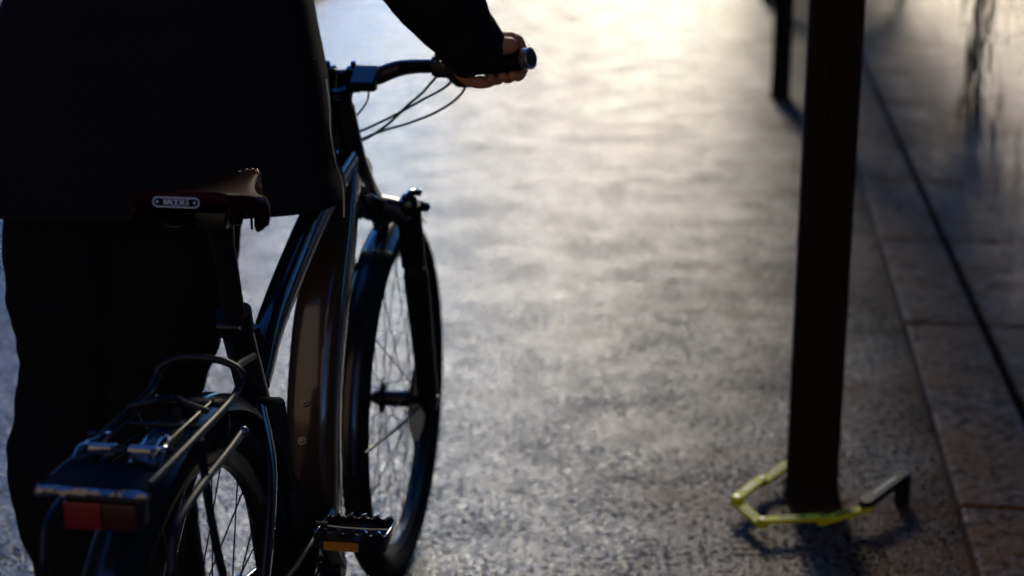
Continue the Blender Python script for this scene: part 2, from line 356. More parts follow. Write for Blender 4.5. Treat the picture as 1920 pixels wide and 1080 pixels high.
# buildings round the street, out of view
def building(name, label, s0, s1, t0, t1, h, m, floors=5):
    e = empty(name, st((s0 + s1) / 2, (t0 + t1) / 2), -SA, label, 'building')
    wd, dp = t1 - t0, s1 - s0
    bm = new(); box(bm, (0, 0, h / 2), (wd, dp, h)); obj('wall', bm, m, e, False)
    bm = new(); box(bm, (0, 0, h + .2), (wd + .5, dp + .5, .4)); obj('roof', bm, M['brick_d'], e, False)
    return e
building('far_left_blocker', 'unseen low building added at the far left to block low sky glow', 22, 40, -22, -13, 4, M['brick'])  # added out of view to hold back low sky glow on the left
building('end_blocker', 'unseen house added across the street end to block low sky light', 40, 56, -9, 14, 8.8, M['brick'])  # added out of view to darken the far end of the glare
building('near_left_blocker', 'unseen house added on the near left to block sky light', -26, 9, -24, -11, 13, M['brick'])  # added out of view to cut sky light from the left
building('rear_bounce_blocker', 'unseen pale house added behind the camera to block sky and bounce warm fill', -34, -11, -10, 2, 14, M['stucco'])  # added out of view: screens the rear sky, bounces warm fill forward
building('brick_building', 'tall dark building over the polished wall on the right side', -4, 60, .62 + 1.4, 14, 14, M['brick_d'])

# ================================================================== THE FOLDING LOCK
LZ = .032
lk = empty('folding_lock', at(1500, 975), 0, 'lime green folding lock lying open around the foot of the near post', 'bicycle lock')
lo = lk.location.copy()
def lp(px, py, z): return at(px, py, z) - lo
seg = [(1492, 858, .05), (1427, 902, .036), (1381, 938, .040), (1429, 980, .034), (1541, 974, .030), (1628, 948, .046)]
pts = [lp(*q) for q in seg]
def link(a, b, m, zoff, wid=.0125, th=.0045, nm='link'):
    d = (b - a); L = d.length; d.normalize(); side = d.cross(V(0, 0, 1)).normalized(); upv = side.cross(d)
    bm = new(); o = []
    for i in range(9): an = -math.pi / 2 + math.pi * i / 8; o.append(b + d * (math.cos(an) * wid) + side * (math.sin(an) * wid))
    for i in range(9): an = math.pi / 2 + math.pi * i / 8; o.append(a + d * (math.cos(an) * wid) + side * (math.sin(an) * wid))
    prism(bm, [p + upv * (zoff - th) for p in o], upv * (2 * th)); l = obj(nm, bm, m, lk, True, .0012)
    c = (a + b) / 2
    if nm == 'link':
        bm = new(); box(bm, c + upv * (zoff + th + .0004), (L * .42, wid * .6, .0008), rot=Matrix((d, side, upv)).transposed().to_3x3()); obj('printed_label', bm, M['label_white'] if zoff >= 0 and c.y > pts[4].y + .0 else M['plastic'], l, False)
    return l
for i in range(5): link(pts[i], pts[i + 1], M['lime'], .0046 if i % 2 else -.0046)
for p in pts[1:]:
    bm = new(); cyl(bm, p + V(0, 0, .006), p + V(0, 0, .011), .006, .005); obj('rivet', bm, M['alu'], lk)
a, b = lp(1624, 944, .050), lp(1692, 893, .062)
l = link(a, b, M['plastic'], .002, .0145, .0075, 'black_link')
bm = new(); tube(bm, smooth_path([a.lerp(b, .2) + V(0, 0, .0095), a.lerp(b, .8) + V(0, 0, .0095)]), .0016, 8); obj('printed_stripe', bm, M['alu'], l)
bm = new(); p = lp(1692, 893, .062)
tube(bm, [p + V(0, 0, .006), p + V(0, 0, .003), p + V(.001, -.002, -.030), p + V(.001, -.003, -.0605)], [(.015, .013), (.0175, .0155), (.0175, .0155), (.016, .014)], sec=rsec(3), up=(0, 1, 0))
obj('lock_body', bm, M['plastic'], lk)
bm = new(); cyl(bm, p + V(.0, -.0157, -.006), p + V(.0, -.0165, -.006), .0035); obj('red_dot', bm, M['red'], lk)

# grit and small glinting fragments on the ground
bm = new(); rnd = random.Random(3)
for px, py, r in [(1590, 992, .006), (1604, 974, .004), (1472, 1014, .006), (1765, 941, .006), (1758, 958, .0035), (1650, 1042, .005), (1712, 1026, .003), (1579, 829, .004), (1818, 592, .004), (1719, 435, .003), (1673, 652, .003), (1661, 685, .0025), (1729, 702, .003), (1757, 693, .003), (1728, 838, .003), (1630, 912, .003)]:
    p = at(px, py, .0); on = (p - SO).dot(SR) > T0; p = at(px, py, .044 if on else .002)
    bmesh.ops.create_icosphere(bm, subdivisions=1, radius=r, matrix=Matrix.Translation(p + V(0, 0, r * .4)) @ Matrix.Rotation(rnd.random() * 6, 4, V(rnd.random(), rnd.random(), 1)) @ Matrix.Diagonal((1.2, .8, .6, 1)))
for i in range(900):
    s = rnd.uniform(-2, 6); t = rnd.gauss(.22, .22) if rnd.random() < .6 else rnd.uniform(-2.2, .3)
    if t > .5: continue
    p = st(s, t, .042 if t > T0 else 0); r = rnd.uniform(.0012, .0035)
    bmesh.ops.create_icosphere(bm, subdivisions=1, radius=r, matrix=Matrix.Translation(p + V(0, 0, r * .4)) @ Matrix.Rotation(rnd.random() * 6, 4, V(rnd.random(), rnd.random(), 1)) @ Matrix.Diagonal((1.3, .9, .6, 1)))
M['grit'] = mat('grit', (.16, .13, .11), .3, var=.5, vscale=9)
tag(obj('grit', bm, M['grit'], None, False), 'small stones and grit scattered on the ground by the kerb', 'grit', kind='stuff')

# ================================================================== THE BICYCLE
bike = empty('bicycle', BO, math.pi / 2 - BA, 'black city bicycle with rear rack and dark red leather saddle, pushed by the person', 'bicycle')
WR = .355
def ring_pts(cx, cz, r, n, y=0.0): return [V(cx + r * math.cos(2 * math.pi * i / n), y, cz + r * math.sin(2 * math.pi * i / n)) for i in range(n)]
def wheel(nm, cx):
    e = bpy.data.objects.new(nm, None); C.objects.link(e); e.parent = bike; e.location = (cx, 0, WR); e.empty_display_size = .05
    # tyre with small tread knobs
    bm = new(); n, k = 420, 18; rings = []
    for i in range(n):
        a = 2 * math.pi * i / n; g = []
        for j in range(k):
            b = 2 * math.pi * j / k; rr = .0255
            rad = WR - .0275 + rr * math.cos(b); y = rr * math.sin(b)
            if math.cos(b) > .25 and (i // 2) % 2 == 0: rad += .0028 * (1 if abs(math.sin(b)) > .3 or (i // 4) % 2 else .3); y *= 1.05
            g.append(bm.verts.new((rad * math.cos(a), y, rad * math.sin(a))))
        rings.append(g)
    for i in range(n):
        A, Bq = rings[i], rings[(i + 1) % n]
        for j in range(k): bm.faces.new((A[j], A[(j + 1) % k], Bq[(j + 1) % k], Bq[j]))
    obj('tyre', bm, M['rubber'], e)
    # rim: closed profile swept round
    bm = new(); prof = [(.309, -.0135), (.313, -.0125), (.309, -.009), (.300, -.009), (.300, .009), (.309, .009), (.313, .0125), (.309, .0135), (.293, .0125), (.284, .006), (.284, -.006), (.293, -.0125)]
    n = 96; rings = []
    for i in range(n):
        a = 2 * math.pi * i / n; rings.append([bm.verts.new((r * math.cos(a), y, r * math.sin(a))) for r, y in prof])
    for i in range(n):
        A, Bq = rings[i], rings[(i + 1) % n]
        for j in range(len(prof)): bm.faces.new((A[j], A[(j + 1) % len(prof)], Bq[(j + 1) % len(prof)], Bq[j]))
    obj('rim', bm, M['rim'], e)
    bm = new(); P = [(-.055, .008), (-.046, .008), (-.045, .014), (-.036, .016), (-.033, .030), (-.030, .030), (-.027, .017), (.022, .016), (.026, .030), (.030, .030), (.033, .016), (.046, .013), (.048, .008), (.055, .008)]
    if nm.startswith('rear'): P = [(y, r * 1.35 if .02 < abs(y) < .04 else r) for y, r in P]
    tube(bm, [(0, y, 0) for y, r in P], [r for y, r in P], 20); obj('hub', bm, M['satin'], e)
    bm = new(); ysd = -.042
    tube(bm, [(0, ysd, 0), (0, ysd - .0018, 0)], .08 if nm.startswith('front') else .07, 48); 
    for i in range(12):
        a = i / 12 * 6.2832; 
    obj('brake_disc', bm, M['alu'], e) if nm.startswith('rear') else obj('brake_disc', bm, M['satin'], e)
    for i in range(32):
        sd = 1 if i % 2 else -1; a = 2 * math.pi * (i + .5) / 32; off = (1 if (i // 2) % 2 else -1) * 1.25
        bm = new(); h = V(.029 * math.cos(a + off), sd * .0295, .029 * math.sin(a + off)); q = V(.288 * math.cos(a), sd * .003, .288 * math.sin(a))
        tube(bm, [h, q.lerp(h, .06), q], [.0011, .0011, .0018], 6); obj('spoke', bm, M['spoke'], e)
    return e
FX = 1.135
fwh = wheel('front_wheel', FX); rwh = wheel('rear_wheel', 0)
fwh.rotation_euler = (0, R(4), 0)

def part(nm, m, P, r, n=16, parent=bike, smooth=8, **k):
    bm = new(); tube(bm, smooth_path(P, smooth) if len(P) > 2 else P, r, n, **k); return obj(nm, bm, m, parent)
# frame: seat tube, top tube, stays, head tube in one piece; battery tube of its own
bm = new()
c0 = bl(441, 604, 0); s1 = V(.375, 0, .45)
tube(bm, [c0, c0.lerp(s1, .5), s1, V(.43, 0, .34)], [.0215, .0225, .026, .03], 20)
# top tube sloping from the head down to the seat tube
tt = [V(.83, 0, .895), bl(584, 411, 0) + V(.02, 0, .0), bl(512, 595, 0), bl(480, 715, 0)]
tube(bm, smooth_path(tt, 8), [(.020, .030), (.0205, .028), (.0195, .026), (.019, .024)], sec=rsec(2.5), up=(-.5, 0, .8))
hd = V(-.36, 0, .93).normalized()
hb = bl(686, 330, 0); ht = bl(640, 196, 0)
tube(bm, smooth_path([bl(640, 202, 0), bl(650, 255, 0), bl(664, 320, 0), V(.975, 0, .775)]), [.0225, .024, .028, .026], 20)
for sy in (1, -1):
    tube(bm, smooth_path([V(.235, sy * .022, .655), V(.17, sy * .055, .58), V(.08, sy * .068, .462), V(0, sy * .069, .365)]), [(.006, .012)] * 4, sec=rsec(2.6, 16), up=(1, 0, 0))
    tube(bm, smooth_path([V(.42, sy * .035, .33), V(.33, sy * .052, .335), V(.16, sy * .066, .345), V(0, sy * .069, .355)]), [(.014, .008)] * 4, sec=rsec(2.6, 16))
    box(bm, (.0, sy * .069, .355), (.05, .007, .06), bev=.002)
frm = obj('frame', bm, M['paint'], bike)
# gusset between the top tube and seat tube
bm = new(); tube(bm, smooth_path([bl(478, 612, -.004), bl(492, 668, -.004), bl(497, 720, -.004)]), [.006, .009, .006], 8); obj('gusset', bm, M['paint'], bike)
# wide battery down tube, flat on its upper face
dp = [bl(598, 985, 0), bl(592, 900, 0), bl(590, 760, 0), bl(602, 600, 0), bl(628, 440, 0), bl(648, 330, 0)]
bm = new(); tube(bm, smooth_path(dp, 8), [(.036, .040), (.0395, .042), (.041, .042), (.041, .041), (.034, .038), (.024, .032)], sec=rsec(3.6, 40), up=(-.75, 0, .6))
dt = obj('battery_tube', bm, M['battery'], bike)
tn = V(-.80, 0, .6).normalized()
for (px, py) in ((575, 757), (569, 830)):
    q = bl(px, py, .0); dl = ray(px, py).normalized(); dl = V(dl.dot(BF), dl.dot(BL), dl.z)
    q = q - dl * (.031 / -dl.dot(tn)); bm = new()
    cyl(bm, q + tn * .003, q + tn * .0105, .0068, .0066); cyl(bm, q + tn * .0105, q + tn * .013, .0045, .003); obj('bottle_bolt', bm, M['brass'], dt)
# thin brass line laid along the right edge as its brown highlight
bm = new(); sp = smooth_path([V(p.x, -.0, p.z) for p in dp], 8); tube(bm, [p + V(0, -.0405, 0) + V(-.0, 0, 0) for p in sp[4:-12]], .0012, 6); obj('edge_highlight', bm, M['brass'], dt)
# motor housing and chain cover
bm = new()
o2 = [bl(497, 745, -.03), bl(537, 745, -.03), bl(545, 800, -.03), bl(552, 880, -.03), V(.56, -.03, .34), V(.55, -.03, .24), V(.45, -.03, .215), V(.38, -.03, .26), V(.33, -.03, .45)]
prism(bm, o2, (0, .07, 0)); obj('motor', bm, M['dull'], bike, True, .008)
BB = V(.47, 0, .305)
bm = new(); tube(bm, [BB + V(0, -.040, 0), BB + V(0, -.046, 0)], .078, 48)
for i in range(38):
    a = i / 38 * 6.2832; box(bm, BB + V(.0795 * math.cos(a), -.043, .0795 * math.sin(a)), (.006, .003, .006), rot=Matrix.Rotation(-a, 3, 'Y'))
obj('chainring', bm, M['satin'], bike)
bm = new(); n = 120; 
cpth = [V(.47 + .083 * math.cos(a), -.043, .305 + .083 * math.sin(a)) for a in [R(95 - 12 * i) for i in range(0, 16)]] + [V(.0 + .036 * math.cos(a), -.043, .355 + .036 * math.sin(a)) for a in [R(265 - 20 * i) for i in range(0, 9)]]
sp = smooth_path(cpth, 6, True); tube(bm, sp, [(.0035, .0035 if i % 2 else .005) for i in range(len(sp))], sec=rsec(4, 8), closed=True); obj('chain', bm, M['satin'], bike)
pc = bl(667, 1000, -.120)
def crank(sy, end):
    bm = new(); a = BB + V(0, sy * .058, 0); e = V(end.x, sy * .068, end.z)
    tube(bm, [a + V(0, sy * -.012, 0), a + V(0, sy * .010, 0)], .019, 20)
    tube(bm, [a, a.lerp(e, .5), e], [(.014, .007), (.012, .0065), (.0135, .007)], sec=rsec(3, 16), up=(0, 1, 0) if False else None)
    tube(bm, [e + V(0, -sy * .009, 0), e + V(0, sy * .009, 0)], .015, 18)
    return obj('crank', bm, M['satin'], bike)
cr = crank(-1, pc)
cr2 = crank(1, BB * 2 - pc)
def pedal(c, sy):
    """cage pedal with toothed rims and an amber reflector front and rear"""
    e = bpy.data.objects.new('pedal', None); C.objects.link(e); e.parent = bike; e.location = c; e.rotation_euler = (0, R(3), 0); e.empty_display_size = .03
    bm = new(); W = .102; Ln = .072; H_ = .024
    for sx in (1, -1):
        x = sx * Ln / 2
        # toothed plate: outline with teeth top and bottom
        o = []; nt_ = 5
        for i in range(nt_ * 4 + 1):
            u = i / (nt_ * 4); o.append(V(x, -W / 2 + W * u, H_ / 2 + (.0036 if i % 4 in (1, 2) else 0)))
        for i in range(nt_ * 4, -1, -1):
            u = i / (nt_ * 4); o.append(V(x, -W / 2 + W * u, -H_ / 2 - (.003 if i % 4 in (1, 2) else 0)))
        prism(bm, o, (sx * -.0035, 0, 0))
    for sx in (1, -1): box(bm, (0, sx * (W / 2 + .0016), 0), (Ln, .0035, H_), bev=.001)
    obj('cage', bm, M['gloss'], e, True, .0006)
    bm = new(); tube(bm, [(0, -W / 2, 0), (0, -.02, 0), (0, .02, 0), (0, W / 2, 0)], [.010, .0085, .0085, .010], 16); obj('spindle_body', bm, M['satin'], e)
    # slanting chrome slivers modelled as the bright glints on worn tooth tips
    for sx in (1, -1):
        for i in range(5):
            bm = new(); y = -W / 2 + W * (i * 4 + 1.5) / 20
            tube(bm, [(sx * (Ln / 2 + .001), y - .0045, H_ / 2 + .0046), (sx * (Ln / 2 - .003), y + .0, H_ / 2 + .0040), (sx * (Ln / 2 - .009), y + .006, H_ / 2 + .0012)], [.0016, .0026, .0014], 6); obj('worn_tooth_glint', bm, M['chrome'], e)
    for sx in (1, -1):
        bm = new(); box(bm, (sx * (Ln / 2 + .003), .012, -.0065), (.005, .052, .0135), bev=.001); r_ = obj('reflector', bm, M['amber'], e, False)
    return e
pedal(pc, -1); p2 = BB * 2 - pc; p2.y = .12; pedal(p2, 1)

# seat post, clamp, saddle
sc_ = bl(400, 402, 0)
part('seat_post', M['satin'], [c0 + (s1 - c0).normalized() * .05, c0, c0.lerp(V(.165, 0, .95), .5), V(.160, 0, .945)], .0150, 18)
bm = new(); cd = (c0 - V(.16, 0, .945)).normalized()
tube(bm, [c0 - cd * .018, c0 + cd * .014], .0245, 24); q = c0 + V(-.026, 0, 0)
cyl(bm, q + V(0, -.014, 0), q + V(0, .016, 0), .006); obj('seat_clamp', bm, M['satin'], bike)
bm = new(); cyl(bm, q + V(0, -.0145, 0), q + V(0, -.017, 0), .0045); obj('clamp_bolt', bm, M['alu'], bike)
bm = new(); box(bm, (.165, 0, .94), (.05, .05, .022), bev=.005); cyl(bm, V(.17, -.028, .94), V(.17, .028, .94), .012)
tube(bm, [V(.165, 0, .935), V(.175, 0, .90)], [.020, .016], 16); obj('saddle_clamp', bm, M['satin'], bike)
sad = bpy.data.objects.new('saddle', None); C.objects.link(sad); sad.parent = bike; sad.location = (0, 0, 0); sad.empty_display_size = .05
SX0, SX1, SZ = .028, .312, .994
def swid(u):                                             # half width along the saddle, u 0 rear .. 1 nose
    if u < .25: return .070 + .021 * math.sin(min(1, u / .25) * math.pi / 2 + .2) - (.012 * (1 - u / .08) if u < .08 else 0)
    t = (u - .25) / .75; return .0905 * (1 - t) ** 1.7 + .0165 * (1 - (1 - t) ** 1.7) - (.010 * max(0, (t - .93) / .07) ** 2)
bm = new(); NU, NV = 44, 33; grid = []
for i in range(NU + 1):
    u = i / NU; x = SX0 + (SX1 - SX0) * u; hw = swid(u)
    skirt = .016 + .030 * min(1, max(0, (u - .05) / .4)) ; row = []
    for j in range(NV + 1):
        v = j / NV * 2 - 1
        # over the top to 80 %, then down the skirt
        av = abs(v)
        if av < .72: yy = hw * (av / .72) ** 1.0 * .97; zz = -.0045 * (av / .72) ** 7
        else: q = (av - .72) / .28; yy = hw * (.97 + .03 * math.sin(q * math.pi)); zz = -.0045 - (skirt + .004) * q ** .9
        zt = SZ - .015 * u + .004 * math.cos(u * math.pi) - .010 * math.sin(u * math.pi) + .012 * max(0, (.12 - u) / .12) * .3
        # the rear edge bows: corners sit farther forward
        xx = x + (.022 * (yy / .09) ** 2 if u < .3 else 0) * (1 - u / .3 if u < .3 else 0)
        row.append(bm.verts.new((xx, math.copysign(yy, v), zt + zz)))
    grid.append(row)
for i in range(NU):
    for j in range(NV): bm.faces.new((grid[i][j], grid[i][j + 1], grid[i + 1][j + 1], grid[i + 1][j]))
# rear lip and nose lip turn down
prev = grid[0]
for dx, dz in ((-.003, -.003), (-.004, -.009), (-.002, -.016)):
    cur = [bm.verts.new((v.co.x + dx, v.co.y, max(v.co.z + dz, SZ - .034) if abs(v.co.y) < .08 else v.co.z + dz * .2)) for v in grid[0]]
    for j in range(NV): bm.faces.new((prev[j], cur[j], cur[j + 1], prev[j + 1]))
    prev = cur
prev = grid[NU]
for dx, dz in ((.005, -.004), (.008, -.014), (.007, -.034)):
    cur = [bm.verts.new((v.co.x + dx, v.co.y * .9, v.co.z + dz * (1 if abs(v.co.y) < .018 else .3))) for v in grid[NU]]
    for j in range(NV): bm.faces.new((prev[j], prev[j + 1], cur[j + 1], cur[j]))
    prev = cur
so = obj('leather_top', bm, M['leather'], sad)
md = so.modifiers.new('thick', 'SOLIDIFY'); md.thickness = .004; md.offset = -1
# badge on the rear edge
bc = V(SX0 - .0088, -.0, SZ - .004); bn = V(-1, 0, .12).normalized()
bdg = None
bm = new(); hw, hh = .0215, .0062; o = []
def stad(hw, hh, k=10):
    q = []
    for i in range(k + 1): a = -math.pi / 2 + math.pi * i / k; q.append((hw - hh + hh * math.cos(a), hh * math.sin(a)))
    for i in range(k + 1): a = math.pi / 2 + math.pi * i / k; q.append((-hw + hh + hh * math.cos(a), hh * math.sin(a)))
    return q
# facing the rear: text X axis runs to the right seen from behind (local -Y)
BMX = frame(bc, (0, -1, 0), bn)
HW, HH = .0295, .0062
def on_badge(x, y, z): return BMX @ V(x, y, z)
prism(bm, [on_badge(x, y, -.003) for x, y in stad(HW, HH)], bn * .004)
bdg = obj('badge', bm, M['badge'], sad, False)
bm = new(); tube(bm, [on_badge(x, y, .0012) for x, y in stad(HW - .0006, HH - .0006)], .0007, 6, closed=True); obj('badge_rim', bm, M['badge_line'], bdg)
text_obj('badge_lettering', 'BR', .0096, M['badge_line'], bdg, BMX @ Matrix.Translation((-.0106, 0, .0012)) @ Matrix.Diagonal((.95, 1, 1, 1)))
text_obj('badge_lettering', 'KS', .0096, M['badge_line'], bdg, BMX @ Matrix.Translation((.0112, 0, .0012)) @ Matrix.Diagonal((.95, 1, 1, 1)))
bm = new()
for cx in (-.0024, .0024): tube(bm, [on_badge(cx + .0032 * math.cos(i / 24 * 6.2832), .0033 * math.sin(i / 24 * 6.2832), .0014) for i in range(24)], .00042, 6, closed=True)
obj('badge_ring', bm, M['badge_line'], bdg)
for sx in (-1, 1):
    bm = new(); sphere(bm, on_badge(sx * .0235, 0, .001), .0024, (1, 1, 1)); obj('badge_rivet', bm, M['chrome'], bdg)
# copper rivets at the nose and along the rear
for (u, v) in ((.975, -.45), (.985, 0), (.975, .45), (.93, -.62), (.93, .62)):
    x = SX0 + (SX1 - SX0) * u; hwv = swid(u); bm = new(); sphere(bm, V(x, v * hwv * 1.1, SZ - .0195), .0034, (1, 1, .5)); obj('rivet', bm, M['copper'], sad)
for v in (-.80, -.52, .52, .80):
    bm = new(); sphere(bm, V(SX0 + .012 + .022 * v * v, v * .086, SZ + .0002 - .008 * abs(v) ** 3), .0045, (1, 1, .4)); obj('rivet', bm, M['copper'], sad)
for sy in (1, -1):
    bm = new(); tube(bm, smooth_path([V(SX0 + .02, sy * .055, SZ - .02), V(.09, sy * .035, .945), V(.16, sy * .022, .942), V(.24, sy * .018, .955), V(SX1 - .01, sy * .008, SZ - .03)]), .0035, 8); obj('saddle_rail', bm, M['satin'], sad)

# steering: stem, bar, display, controls, grips
HB = [(640, 148, 0), (672, 146, -.03), (705, 143, -.057), (745, 129, -.092), (785, 122, -.127), (830, 118, -.166), (880, 113.5, -.208), (940, 106, -.262), (1010, 97, -.330)]
bp_ = [bl(*h) for h in HB]
half = smooth_path(bp_, 6)
# smooth the fore-and-aft measure to one gentle sweep
x0 = .790
for p in half: p.x = x0 + .012 * math.sin(min(1, -p.y / .12) * math.pi / 2) - .10 * max(0, (-p.y - .10)) / .23
left = [V(p.x, -p.y, p.z) for p in half]
full = [p for p in reversed(left)][:-1] + half
rad = [.0155 if abs(p.y) < .045 else (.0155 - .0045 * min(1, (abs(p.y) - .045) / .1)) for p in full]
bm = new(); tube(bm, full, [max(r, .0115) for r in rad], 18); hbar = obj('handlebar', bm, M['satin'], bike)
# pixel-true forward axis of the right grip
gi = half
def at_lat(lat):
    for a, b in zip(gi[:-1], gi[1:]):
        if a.y >= lat >= b.y: return a.lerp(b, (a.y - lat) / (a.y - b.y + 1e-9))
    return gi[-1]
for sy in (1, -1):
    P = [at_lat(-l) for l in (.232, .26, .29, .318)]; P = [V(p.x, p.y * sy, p.z) for p in P]
    bm = new(); sp = smooth_path(P, 12); tube(bm, sp, [(.0160 if i % 3 else .0150) for i in range(len(sp))], 20); g = obj('grip', bm, M['grip'], bike)
    a, b = at_lat(-.3185), at_lat(-.3295); d = (b - a).normalized(); a = V(a.x, a.y * sy, a.z); d = V(d.x, d.y * sy, d.z)
    bm = new(); tube(bm, [a, a + d * .0005, a + d * .0125, a + d * .0135], [.0150, .0172, .0172, .0160], 28); ring = obj('grip_clamp', bm, M['ring'], g)
    bm = new(); tube(bm, [a + d * .0137, a + d * .0145], [.0140, .0132], 24); obj('end_plug', bm, M['plastic'], g)
    c = at_lat(-.175); c = V(c.x, c.y * sy, c.z)
    bm = new(); tube(bm, [c + V(0, .016 * sy, 0), c - V(0, .014 * sy, 0)], .0165, 20); box(bm, c + V(-.016, -.004 * sy, -.002), (.022, .030, .028), bev=.006)
    cyl(bm, c + V(-.010, .006 * sy, .012), c + V(-.012, .006 * sy, .027), .0055, .0045)
    ctl = obj('control_unit', bm, M['plastic'], bike)
    if sy == 1:
        mk = V(-.0277, -.006, .004)
        bm = new()
        for dx, dy in ((-.004, .004), (.004, .003), (.0, -.004)): tube(bm, [c + mk, c + mk + V(0, dx, dy)], .0009, 6)
        obj('printed_mark', bm, M['label_white'], ctl)
    c2 = at_lat(-.212); c2 = V(c2.x, c2.y * sy, c2.z)
    bm = new(); tube(bm, smooth_path([c2 + V(.012, .030 * sy, -.004), c2 + V(.006, .006 * sy, -.016), c2 + V(-.004, -.016 * sy, -.020)]), [(.014, .010), (.020, .016), (.014, .009)], sec=rsec(3, 18))
    tube(bm, [c2 + V(0, .010 * sy, 0), c2 - V(0, .008 * sy, 0)], .018, 18)
    box(bm, c2 + V(-.014, .004 * sy, .012), (.026, .034, .022), bev=.006)
    obj('shifter', bm, M['plastic'], bike)
    bm = new(); tube(bm, smooth_path([c2 + V(.022, .012 * sy, -.010), c2 + V(.040, -.010 * sy, -.014), c2 + V(.047, -.045 * sy, -.010), c2 + V(.040, -.085 * sy, -.002)]), [(.006, .005), (.0055, .005), (.0065, .004), (.006, .004)], sec=rsec(2.5, 14), up=(0, 0, 1)); obj('brake_lever', bm, M['satin'], bike)
# stem and display
bm = new()
hp = bl(636, 185, 0); tube(bm, [hp + V(.02, 0, -.045), hp + V(0, 0, .008), hp + V(-.006, 0, .022)], [.0205, .0205, .018], 22)
tube(bm, [hp + V(.0, 0, .0), V(x0 - .0, 0, full[len(full) // 2].z)], [(.020, .017), (.024, .020)], sec=rsec(3, 20))
zc = full[len(full) // 2].z
for sy in (1, -1):
    tube(bm, [V(x0, sy * .012, zc), V(x0, sy * .030, zc)], .0225, 22); cyl(bm, V(x0 - .004, sy * .022, zc + .018), V(x0 - .006, sy * .022, zc + .030), .006, .004)
stem = obj('stem', bm, M['gloss'], bike)
text_obj('stem_mark', 'C', .012, M['label_white'], stem, frame(hp + V(-.0212, -.0005, .004), (0, -1, 0), (-1, 0, .2)))
bm = new(); dc = bx(684, 147, x0 - .03)
box(bm, dc, (.050, .042, .016), rot=Matrix.Rotation(R(-32), 3, 'Y'), bev=.003); box(bm, dc + V(.016, 0, -.012), (.02, .030, .02), bev=.003)
dsp = obj('display', bm, M['plastic'], bike)
rm = Matrix.Rotation(R(-32), 3, 'Y'); bm = new(); box(bm, dc + rm @ V(0, 0, .0085), (.042, .036, .0014), rot=rm, bev=.0005); obj('screen', bm, M['gloss'], dsp, False)
bm = new(); cyl(bm, V(x0 + .0, -.028, zc + .008), V(x0 + .0, -.044, zc + .008), .014, .012); sphere(bm, V(x0 - .002, -.036, zc + .016), .010, (1, 1, .7)); obj('bell', bm, M['chrome'], bike)
# cables
CB = [[(824, 136, -.175), (813, 150, -.165), (790, 176, -.15), (765, 197, -.12), (735, 226, -.09), (699, 253, -.055), (664, 270, -.02)],
      [(852, 141, -.20), (842, 157, -.19), (825, 170, -.17), (796, 185, -.14), (740, 216, -.09), (690, 240, -.045), (655, 254, -.02)],
      [(872, 138, -.22), (872, 153, -.215), (868, 172, -.21), (845, 194, -.18), (810, 214, -.15), (760, 233, -.10), (715, 246, -.06), (664, 267, -.02)],
      [(692, 170, -.04), (688, 190, -.04), (676, 208, -.03), (655, 232, -.015)],
      [(640, 165, -.03), (646, 190, -.03), (650, 218, -.02), (654, 250, -.01)],
      [(664, 276, -.012), (680, 288, -.03), (694, 309, -.035), (698, 340, -.035), (690, 362, -.03)],
      [(650, 245, .012), (668, 260, -.02), (680, 300, -.02), (690, 345, -.03), (705, 372, -.035)]]
def trunk_x(i, n): return None
for i, c in enumerate(CB):
    P = [bl(*q) for q in c]
    # measured by sight line at a sideways offset, then the fore-and-aft run is evened out
    xa, xb = P[0].x, P[-1].x; P2 = []
    for k, q in enumerate(c):
        f = k / (len(c) - 1); xx = (x0 - .01) * (1 - f) + .865 * f + .03 * math.sin(f * math.pi) if i < 5 else .86 + .07 * f
        P2.append(bx(q[0], q[1], xx))
    part('brake_cable' if i in (0, 1, 2, 5) else 'wire', M['cable'], P2, .0023 if i < 3 else .0018, 8)

# suspension fork
bm = new(); cl_, crr = bl(690, 388, .0), bl(752, 392, -.062)
FXc, FZc = .985, .765
tube(bm, smooth_path([V(FXc + .002, .066, FZc - .012), V(FXc, .045, FZc + .004), V(FXc - .004, 0, FZc + .012), V(FXc, -.045, FZc + .004), V(FXc + .002, -.066, FZc - .012)]), [(.024, .022)] * 5, sec=rsec(3, 20), up=(0, 0, 1))
for sy in (1, -1):
    tube(bm, [V(FXc - .004, sy * .066, FZc + .018), V(FXc + .03, sy * .066, .66)], .0225, 20)
fk = obj('fork_crown', bm, M['satin'], bike)
for sy in (1, -1):
    bm = new(); tube(bm, [V(FXc + .022, sy * .066, .69), V(FXc + .055, sy * .066, .60)], .016, 18); obj('stanchion', bm, M['gloss'], bike)
    bm = new(); tube(bm, [V(FXc + .040, sy * .066, .655), V(FXc + .047, sy * .066, .635), V(FXc + .06, sy * .066, .60), V(FXc + .105, sy * .066, .47), V(FXc + .13, sy * .066, .385), V(FX, sy * .066, WR - .02)], [.020, .0235, .0235, .0215, .021, .014], 20)
    obj('fork_leg', bm, M['satin'], bike)
    bm = new(); tube(bm, smooth_path([V(FXc - .006, sy * .066, FZc + .018), V(FXc - .007, sy * .066, FZc + .028), V(FXc - .008, sy * .066, FZc + .031)]), [.018, .016, .006], 20); obj('fork_cap', bm, M['gloss'], bike)
bm = new(); cyl(bm, V(FX, -.078, WR), V(FX, .078, WR), .009); cyl(bm, V(FX, -.074, WR), V(FX, -.084, WR), .013, .011); obj('front_axle', bm, M['satin'], bike)
bm = new(); cyl(bm, V(0, -.085, WR), V(0, .085, WR), .009); obj('rear_axle', bm, M['satin'], bike)
bm = new(); tube(bm, smooth_path([V(FXc - .03, -.066, FZc + .034), V(FXc - .01, -.072, FZc + .040), V(FXc + .012, -.082, FZc + .036)]), [.004, .0055, .007], 10); sphere(bm, V(FXc - .006, -.066, FZc + .033), .012, (1, 1, .5)); obj('lockout_lever', bm, M['gloss'], bike)
